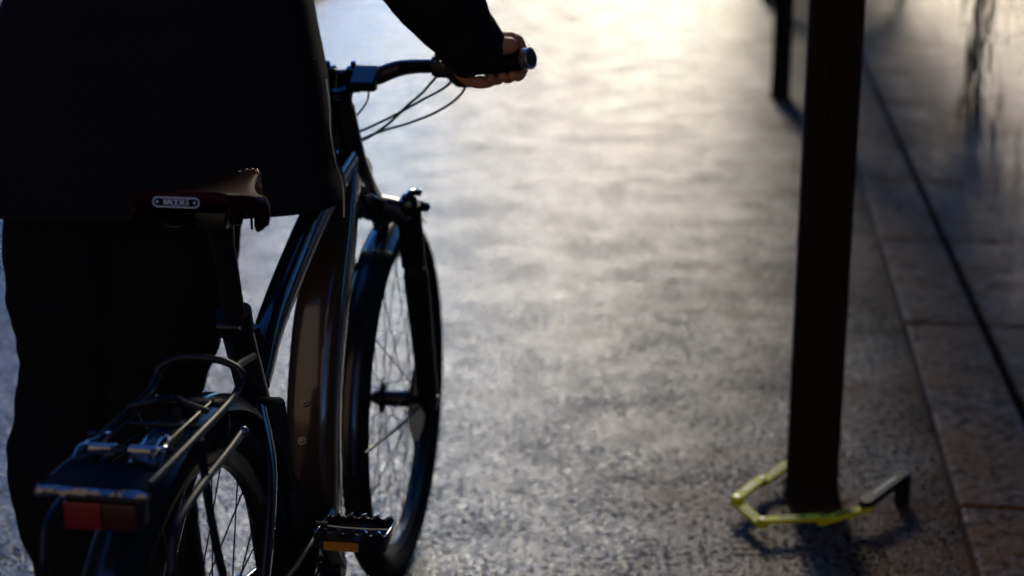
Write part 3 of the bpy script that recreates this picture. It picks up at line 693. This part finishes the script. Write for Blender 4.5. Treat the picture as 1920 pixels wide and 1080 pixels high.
bm = new(); tube(bm, [V(FXc + .005, -.086, FZc + .012), V(FXc + .02, -.094, FZc + .008)], [.010, .009], 16); obj('fork_bolt', bm, M['satin'], bike)
# front lamp
bm = new(); tube(bm, [V(FXc + .035, 0, FZc - .022), V(FXc + .045, 0, FZc - .022), V(FXc + .075, 0, FZc - .026)], [.014, .018, .019], 22); box(bm, (FXc + .03, 0, FZc - .01), (.03, .012, .06), bev=.003); obj('front_lamp', bm, M['satin'], bike)
# white plastic wedge on the crown and cable guide plate
bm = new(); tube(bm, smooth_path([bl(688, 363, -.03), bl(705, 371, -.035), bl(725, 378, -.05)]), [(.006, .002), (.008, .003), (.003, .002)], sec=rsec(2.5, 12), up=(0, 0, 1)); obj('cable_guide', bm, M['chrome'], bike)

# mudguards
def guard(nm, cx, a0, a1, R0, hw, parent=bike):
    bm = new(); n = 60; sec = []
    k = 14
    for j in range(k + 1):
        v = j / k * 2 - 1; sec.append((hw * v, -.020 * abs(v) ** 2.6))
    inner = [(y * .96, d - .0022) for y, d in reversed(sec)]; loop = sec + inner; rings = []
    for i in range(n + 1):
        a = R(a0 + (a1 - a0) * i / n); rings.append([bm.verts.new((cx + (R0 + d) * math.cos(a), y, WR + (R0 + d) * math.sin(a))) for y, d in loop])
    m = len(loop)
    for i in range(n):
        for j in range(m): bm.faces.new((rings[i][j], rings[i][(j + 1) % m], rings[i + 1][(j + 1) % m], rings[i + 1][j]))
    bm.faces.new(rings[0]); bm.faces.new(rings[-1][::-1]); return obj(nm, bm, M['guard'], parent)
fg = guard('front_mudguard', FX, 62, 182, .378, .030)
rg = guard('rear_mudguard', 0, 22, 200, .380, .0335)
for sy in (1, -1):
    part('mudguard_stay', M['satin'], [V(FX, sy * .060, WR), V(FX - .2, sy * .055, WR + .02), V(FX - .374, sy * .031, WR + .03)], .0028, 8, fg)
    part('mudguard_stay', M['satin'], [V(0, sy * .060, WR), V(-.2, sy * .055, WR + .14), V(-.330, sy * .033, WR + .20)], .0028, 8, rg)
# brake calliper on the fork
bm = new(); box(bm, V(FXc + .075, .05, .44), (.04, .03, .05), bev=.006); obj('brake_calliper', bm, M['satin'], bike)

# rear rack
RZ = .745
rk = bpy.data.objects.new('rear_rack', None); C.objects.link(rk); rk.parent = bike; rk.empty_display_size = .05
rl, rr_ = bz(82, 918, RZ), bz(283, 918, RZ)
XR = (rl.x + rr_.x) / 2; YL, YR = .048, -.062
fx = .030
loop = []
for sy in (1, -1):
    yy = YL if sy == 1 else YR
# rails run from the rear plate forward, then the hoop rises in front
hoop = [V(XR + .02, YR, RZ), V(XR + .16, YR, RZ), V(fx - .03, YR, RZ + .002), V(fx + .010, YR, RZ + .012), V(fx + .018, YR + .001, RZ + .024), V(fx + .022, YR + .020, RZ + .034), V(fx + .022, -.02, RZ + .038), V(fx + .022, .01, RZ + .038), V(fx + .022, YL - .020, RZ + .034), V(fx + .018, YL - .001, RZ + .024), V(fx + .010, YL, RZ + .012), V(fx - .03, YL, RZ + .002), V(XR + .16, YL, RZ), V(XR + .02, YL, RZ)]
part('rack_rail', M['tube'], hoop, .0050, 14, rk, 8)
bm = new(); box(bm, (fx - .022, (YL + YR) / 2, RZ - .004), (.020, YL - YR - .008, .006), bev=.002); tube(bm, [(fx - .034, YR + .002, RZ - .002), (fx - .034, YL - .002, RZ - .002)], .0035, 10); obj('front_cross_plate', bm, M['tube'], rk)
for x in (fx - .11, fx - .19): part('cross_bar', M['tube'], [(x, YR, RZ - .003), (x, YL, RZ - .003)], .0032, 10, rk)
for y in (-.042, .030): part('spring_rod', M['spoke'], [V(fx - .035, y, RZ + .004), V(fx - .14, y, RZ + .006), V(XR + .075, y, RZ + .007)], .0016, 8, rk); bm = new(); sphere(bm, V(fx - .036, y, RZ + .006), .0028); obj('rod_end', bm, M['alu'], rk)
# spring clamp
for sy in (1, -1):
    bm = new(); P = []; nt_ = 8; yc = sy * .023 - .007
    for i in range(nt_ * 10 + 1):
        a = i / 10 * 2 * math.pi; P.append(V(XR + .085 + .0062 * math.cos(a), yc + (i / (nt_ * 10) - .5) * .030, RZ + .012 + .0062 * math.sin(a)))
    tube(bm, P, .0013, 6); obj('coil_spring', bm, M['chrome'], rk)
    P = [V(XR + .085, yc + sy * .016, RZ + .016), V(XR + .090, yc + sy * .024, RZ + .016), V(XR + .115, yc + sy * .019, RZ + .014), V(XR + .127, yc + sy * .015, RZ + .014), V(XR + .126, yc + sy * .008, RZ + .014), V(XR + .104, yc + sy * .008, RZ + .012)]
    part('spring_hook', M['chrome'], P, .0016, 8, rk)
    part('spring_hook', M['chrome'], [V(XR + .085, yc + sy * .023, RZ + .016), V(XR + .080, yc + sy * .027, RZ + .014), V(XR + .070, yc + sy * .028, RZ + .006)], .0016, 8, rk)
    part('clamp_arm', M['tube'], [V(XR + .060, sy * .050 - .007, RZ + .006), V(XR + .066, sy * .030, RZ + .009), V(XR + .078, sy * .016, RZ + .012), V(XR + .080, 0, RZ + .013)], .0022, 10, rk)
part('clamp_bow', M['tube'], [V(fx - .075, -.05, RZ + .004), V(fx - .07, -.02, RZ + .011), V(fx - .055, .0, RZ + .012), V(fx - .07, .02, RZ + .011), V(fx - .075, .05, RZ + .004)], .004, 10, rk)
bm = new(); o = [V(XR, YR - .006, RZ), V(XR, YL + .006, RZ), V(XR + .075, YL - .004, RZ), V(XR + .075, YR + .004, RZ)]
prism(bm, [p - V(0, 0, .003) for p in o], (0, 0, .006)); obj('rear_plate', bm, M['dull'], rk, True, .002)
bm = new(); k_ = 60; P = [V(XR - .0015, YR - .008 + (YL - YR + .016) * i / k_, RZ - .004) for i in range(k_ + 1)]
rg_ = tube(bm, P, [(.0052, .0052)] * len(P), sec=rsec(3, 12))
for g in rg_:
    for v in g: q = v.co * 160; v.co += V(noise.noise(q), 0, noise.noise(q + V(9, 9, 9))) * .0022
obj('clear_edge_strip', bm, mat('clear_plastic', (.16, .165, .18), .10, .8, .6, coat=1), rk)
tl = bpy.data.objects.new('tail_light', None); C.objects.link(tl); tl.parent = bike; tl.empty_display_size = .03
a, b = bx(120, 970, XR + .006), bx(254, 970, XR + .006); c_ = bx(187, 945, XR + .006).z; d_ = bx(187, 994, XR + .006).z
mid = bx(190, 970, XR + .006).y
bm = new(); box(bm, (XR + .010, (a.y + mid) / 2, (c_ + d_) / 2), (.010, abs(a.y - mid) - .0006, c_ - d_), bev=.0015); obj('lens', bm, M['red'], tl)
bm = new(); box(bm, (XR + .011, (b.y + mid) / 2, (c_ + d_) / 2), (.010, abs(b.y - mid) - .0006, c_ - d_), bev=.0015); obj('lens', bm, M['red_dark'], tl)
bm = new(); box(bm, (XR + .026, (a.y + b.y) / 2, (c_ + d_) / 2 + .002), (.024, abs(a.y - b.y) + .006, c_ - d_ + .008), bev=.004); obj('light_housing', bm, M['plastic'], tl)
# lower rails bending down to the axle
for sy in (1, -1):
    P = [V(.045, sy * .058, .688), V(-.02, sy * .064, .690), V(-.14, sy * .072, .693), V(-.222, sy * .074, .682), V(-.245, sy * .075, .655), V(-.235, sy * .075, .60), V(-.10, sy * .075, .44), V(-.01, sy * .075, .37)]
    part('rack_strut', M['tube'], P, .0055, 12, rk)
    bm = new(); sphere(bm, V(.050, sy * .060, .689), .007); obj('strut_bolt', bm, M['alu'], rk)
    part('rack_brace', M['tube'], [V(-.015, sy * .060, RZ - .006), V(-.006, sy * .055, .71), V(.0, sy * .038, .685)], .006, 10, rk)
    part('rack_leg', M['tube'], [V(-.12, sy * .066, RZ - .002), V(-.10, sy * .072, .60), V(-.02, sy * .076, .39)], .0055, 10, rk)
part('mudguard_bracket', M['satin'], [V(-.02, 0, RZ - .008), V(-.015, 0, WR + .382)], .007, 10, rk)
part('rack_mount', M['tube'], [V(fx + .018, YR, RZ + .022), V(fx + .05, -.045, RZ + .020), V(.215, -.022, .735)], .005, 10, rk)

# ================================================================== THE PERSON
per = empty('person', V(-.62, 2.55, 0), 0, 'person in dark jacket and trousers seen from behind, pushing the bicycle', 'person')
po = per.location.copy()
def tw(p): return BO + BF * p.x + BL * p.y + BU * p.z          # bicycle coordinates to world
def capsule_chain(bm, P, r, n=14):
    """tapered limb with rounded ends"""
    P = [Vector(p) for p in P]; r = lerp_list(r, len(P)) if len(r) != len(P) else r
    sphere(bm, P[0], r[0]); sphere(bm, P[-1], r[-1])
    sp = smooth_path(P, 5); tube(bm, sp, lerp_list(list(r), len(sp)), n)
# hand measured round the right grip
def gp(l): return tw(at_lat(-l))
gax = (gp(.325) - gp(.24)).normalized()
gf = BF - gax * BF.dot(gax); gf.normalize(); gu = gax.cross(gf); gu = gu if gu.z > 0 else -gu
def around(l, ang, r, dl=0): c = gp(l) + gax * dl; return c + gf * (math.cos(R(ang)) * r) + gu * (math.sin(R(ang)) * r)
elbow = aty(712, -165, 2.30); wrist = around(.272, 148, .072)
shoulder = aty(520, -300, 2.50)
def finish(bm, vox, name, m, parent, sm=0, origin=po):
    me = bpy.data.meshes.new(name); bmesh.ops.translate(bm, verts=bm.verts, vec=-origin); bm.to_mesh(me); bm.free()
    o = bpy.data.objects.new(name, me); C.objects.link(o)
    rm = o.modifiers.new('r', 'REMESH'); rm.mode = 'VOXEL'; rm.voxel_size = vox
    if sm: s = o.modifiers.new('s', 'SMOOTH'); s.factor = .5; s.iterations = sm
    bpy.context.view_layer.update(); dg = bpy.context.evaluated_depsgraph_get()
    m2 = bpy.data.meshes.new_from_object(o.evaluated_get(dg)); o.modifiers.clear(); o.data = m2; bpy.data.meshes.remove(me); m2.name = name
    m2.materials.clear(); m2.materials.append(m); m2.polygons.foreach_set('use_smooth', [True] * len(m2.polygons)); o.parent = parent
    return o
def hand(bm, mir=None):
    f = (lambda p: p) if mir is None else mir
    kn = {}
    specs = [(.245, .0092, 0), (.266, .0096, .003), (.286, .0092, .001), (.303, .0080, -.004)]
    for i, (l, r, dr) in enumerate(specs):
        base = around(l, 98, .036); k1 = around(l, 52, .0355 + dr * .3); k2 = around(l, -18, .0275); k3 = around(l, -82, .0265); tip = around(l - .001, -128 if i else -122, .0255)
        capsule_chain(bm, [f(q) for q in (base, k1, k2, k3, tip)], [r * 1.12, r * 1.08, r, r * .95, r * .86], 12)
        kn[i] = base
    # palm: from the knuckles over the top of the grip back to the wrist
    for i in range(4):
        a = kn[i]; b = wrist + gax * ((i - 1.5) * .011)
        capsule_chain(bm, [f(a), f(a.lerp(b, .5) + gu * .002), f(b)], [.0125, .0150, .0165], 12)
    # heel of the hand on the outer side
    capsule_chain(bm, [f(around(.311, 128, .033)), f(around(.300, 142, .050)), f(wrist)], [.0135, .0155, .019], 12)
    # thumb: leaves the inner side of the palm and closes under the grip
    t0 = wrist.lerp(kn[0], .35) - gax * .018
    capsule_chain(bm, [f(t0), f(around(.224, 160, .036)), f(around(.226, 205, .031)), f(around(.240, 244, .030)), f(around(.256, 254, .030))], [.0140, .0115, .0095, .0090, .0080], 12)
bm = new(); hand(bm)
def mir(p):                                                       # the other hand, on the left grip
    q = tol(p); q.y = -q.y; return tw(q)
hand(bm, mir)
lw = mir(wrist); lsh = aty(95, -300, 2.60); lel = lsh.lerp(lw, .48) + V(-.05, -.05, -.10)
capsule_chain(bm, [shoulder, shoulder.lerp(elbow, .5), elbow], [.055, .048, .040]); capsule_chain(bm, [elbow, elbow.lerp(wrist, .4), wrist], [.041, .040, .024])
capsule_chain(bm, [lsh, lsh.lerp(lel, .5), lel], [.055, .048, .040]); capsule_chain(bm, [lel, lel.lerp(lw, .4), lw], [.041, .040, .024])
neck = (shoulder + lsh) / 2 + V(.0, .03, .05); head = neck + V(.01, .05, .15)
pel = V(-.62, 2.56, .93)
capsule_chain(bm, [pel, pel.lerp(neck, .4), pel.lerp(neck, .8), neck], [.13, .125, .13, .06])
capsule_chain(bm, [shoulder, (shoulder + lsh) / 2 + V(0, 0, .01), lsh], [.055, .08, .055])
capsule_chain(bm, [neck, head], [.055, .055]); sphere(bm, head + V(0, 0, .03), .085, (.9, 1.1, 1.25)); sphere(bm, head + V(.0, .09, .0), .016, (.8, 1.2, 1.2))
sphere(bm, head + V(0, .035, -.045), .05, (.9, 1, .9))
for s in (-1, 1): sphere(bm, head + V(s * .079, .0, .01), .02, (.35, .8, 1.4))
# legs, mid-stride
rk_, rf_ = aty(295, 760, 2.58), V(-.575, 2.52, .09)
lk_, lf_ = aty(135, 760, 2.57), V(-.735, 2.56, .09)
hipR, hipL = V(-.565, 2.56, .90), V(-.68, 2.56, .90)
capsule_chain(bm, [hipR, hipR.lerp(rk_, .5), rk_], [.085, .072, .052]); capsule_chain(bm, [rk_, rk_.lerp(rf_, .35), rf_], [.052, .052, .036])
capsule_chain(bm, [hipL, hipL.lerp(lk_, .5), lk_], [.085, .072, .052]); capsule_chain(bm, [lk_, lk_.lerp(lf_, .35), lf_], [.052, .052, .036])
for f_ in (rf_, lf_): capsule_chain(bm, [f_, f_ + V(.01, .14, -.045)], [.036, .026])
body = finish(bm, .0035, 'body', M['skin'], per, 2)
# hair
bm = new(); sphere(bm, head + V(0, -.012, .045), .096, (.92, 1.05, 1.12), 24); hr = obj('hair', bm, M['hair'], per, True); hr.location = -po
# jacket
def fold(p, amp, sc):
    return amp * (noise.noise(Vector((p.x * sc, p.y * sc, p.z * sc * .35))) + .5 * noise.noise(Vector((p.x * sc * 2.3, p.y * sc * 2.3, p.z * sc * .8))))
rows = [(430, 2, 470, 2.54, .15), (368, -8, 645, 2.52, .165), (365, -9, 646, 2.52, .166), (355, -14, 645, 2.52, .167), (335, -20, 641, 2.52, .167), (310, -26, 631, 2.52, .167), (280, -27, 627, 2.52, .165), (240, -28, 621, 2.52, .163), (190, -27, 616, 2.52, .16), (140, -24, 611, 2.52, .16), (90, -16, 601, 2.52, .16), (45, -2, 592, 2.52, .155), (0, 20, 584, 2.52, .155), (-60, 30, 572, 2.53, .15), (-130, 50, 566, 2.54, .15), (-200, 66, 560, 2.55, .145), (-260, 80, 548, 2.56, .135), (-300, 110, 520, 2.57, .12), (-330, 170, 460, 2.575, .09), (-350, 220, 410, 2.58, .07), (-385, 235, 395, 2.59, .065)]
rows = rows[1:]
ZR = []
def jrow(y, xl, xr, Yc, dp_):
    a, b = aty(xl, y, Yc), aty(xr, y, Yc); return (a + b) / 2, (b.x - a.x) / 2, dp_
data = [jrow(*r) for r in rows]
# resample in between
bm = new(); rings = []; N = 110
for k in range(len(data) - 1):
    m = 6
    for j in range(m if k < len(data) - 2 else m + 1):
        t = j / m; c = data[k][0].lerp(data[k + 1][0], t); rx = data[k][1] * (1 - t) + data[k + 1][1] * t; ry = data[k][2] * (1 - t) + data[k + 1][2] * t
        ring = []
        for i in range(N):
            a = 2 * math.pi * i / N; ca, sa = math.cos(a), math.sin(a); e = 3.0
            x = math.copysign(abs(ca) ** (2 / e), ca) * rx; y = math.copysign(abs(sa) ** (2 / e), sa) * ry
            p = c + V(x, y, 0); f = fold(p, .020, 4.5) * (1 - abs(ca) ** 6)
            # hem dips a little at the left and behind the saddle
            if k == 0 and j == 0: p.z -= .012 * max(0, -ca) + .0
            ring.append(bm.verts.new(p + V(0, math.copysign(f, sa) if sa else 0, 0)))
        rings.append(ring)
for A, Bq in zip(rings[:-1], rings[1:]):
    for j in range(N): bm.faces.new((A[j], A[(j + 1) % N], Bq[(j + 1) % N], Bq[j]))
# inner face of the hem
inn = [bm.verts.new(data[0][0] + (v.co - data[0][0]) * .93 + V(0, 0, .03)) for v in rings[0]]
for j in range(N): bm.faces.new((rings[0][(j + 1) % N], rings[0][j], inn[j], inn[(j + 1) % N]))
bm.faces.new(inn)
jk = obj('jacket', bm, M['jacket'], per); jk.location = -po
# sleeves
def sleeve(S, El, W, rs, end=.93):
    We = El.lerp(W, end); bm = new()
    P = [S, S.lerp(El, .5), El + V(0, 0, -.005), El.lerp(We, .35), El.lerp(We, .7), We]
    sp = smooth_path(P, 10); rr = lerp_list(rs, len(sp)); rg_ = tube(bm, sp, rr, 40, cap=False)
    for ring in rg_:
        for v in ring: d = fold(v.co, .010, 14); v.co += (v.co - sum((q.co for q in ring), Vector()) / len(ring)).normalized() * d
    c = sum((q.co for q in rg_[-1]), Vector()) / 40
    i2 = [bm.verts.new(c + (v.co - c) * .86 + (El - W).normalized() * .03) for v in rg_[-1]]
    for j in range(40): bm.faces.new((rg_[-1][j], rg_[-1][(j + 1) % 40], i2[(j + 1) % 40], i2[j]))
    o = obj('sleeve', bm, M['jacket'], per); o.location = -po; return o
sl_ = sleeve(shoulder, elbow, wrist, [.085, .080, .068, .069, .060, .047], 1.06)
sleeve(lsh, lel, lw, [.085, .08, .078, .076, .062, .050], .96)
# open front edge: paler binding and zipper teeth
ZP = [(612, 150), (618, 200), (620, 249), (630, 306), (640, 336), (644.5, 369), (645, 409)]
def on_front(px, py, off=0.0): return aty(px - off, py, 2.425)
zp = smooth_path([on_front(*q) for q in ZP], 14); bm = new()
L_ = 0
for i in range(len(zp) - 1):
    p, q = zp[i], zp[i + 1]; m_ = max(1, int((q - p).length / .0036))
    for j in range(m_):
        c = p.lerp(q, j / m_); box(bm, c, (.0022, .0022, .0015))
zo = obj('zipper', bm, M['alu'], jk, False)
bm = new(); tube(bm, smooth_path([on_front(590, 110), on_front(603, 190), on_front(615, 262), on_front(624, 300), on_front(628, 316)], 10), [(.0012, .002)] * 5, sec=rsec(2.2, 10)); obj('front_binding', bm, M['lining'], jk)
# trousers
bm = new()
def leg(P, r): capsule_chain(bm, P, r, 18)
leg([V(-.555, 2.55, .90), aty(330, 500, 2.56), aty(308, 620, 2.57), aty(285, 760, 2.58), aty(290, 950, 2.54), V(rf_.x, rf_.y, .10)], [.115, .104, .098, .080, .072, .062])
leg([V(-.69, 2.55, .90), aty(132, 500, 2.57), aty(143, 640, 2.57), aty(132, 740, 2.57), aty(118, 900, 2.55), V(lf_.x, lf_.y, .10)], [.12, .108, .100, .088, .090, .070])
leg([V(pel.x - .05, 2.56, .93), V(pel.x + .06, 2.56, .93)], [.13, .13])
tr = finish(bm, .008, 'trousers', M['trousers'], per, 4)
for v in tr.data.vertices:                                        # creases across the cloth, deeper round the knee
    q = v.co + po; k = math.exp(-((q.z - .50) / .16) ** 2); a_ = noise.noise(Vector((q.x * 5, q.y * 5, q.z * 17))) + .5 * noise.noise(Vector((q.x * 9, q.y * 9, q.z * 34)))
    v.co += v.normal * a_ * (.004 + .006 * k)
for f_ in (rf_, lf_):
    bm = new(); capsule_chain(bm, [f_ + V(0, -.025, -.045), f_ + V(.0, .06, -.045), f_ + V(.012, .19, -.055)], [.042, .044, .034]); 
    for v in bm.verts: v.co.z = max(v.co.z, .006)
    box(bm, f_ + V(.006, .08, -.082), (.09, .28, .014), bev=.006); sh = obj('shoe', bm, M['shoe'], per); sh.location = -po
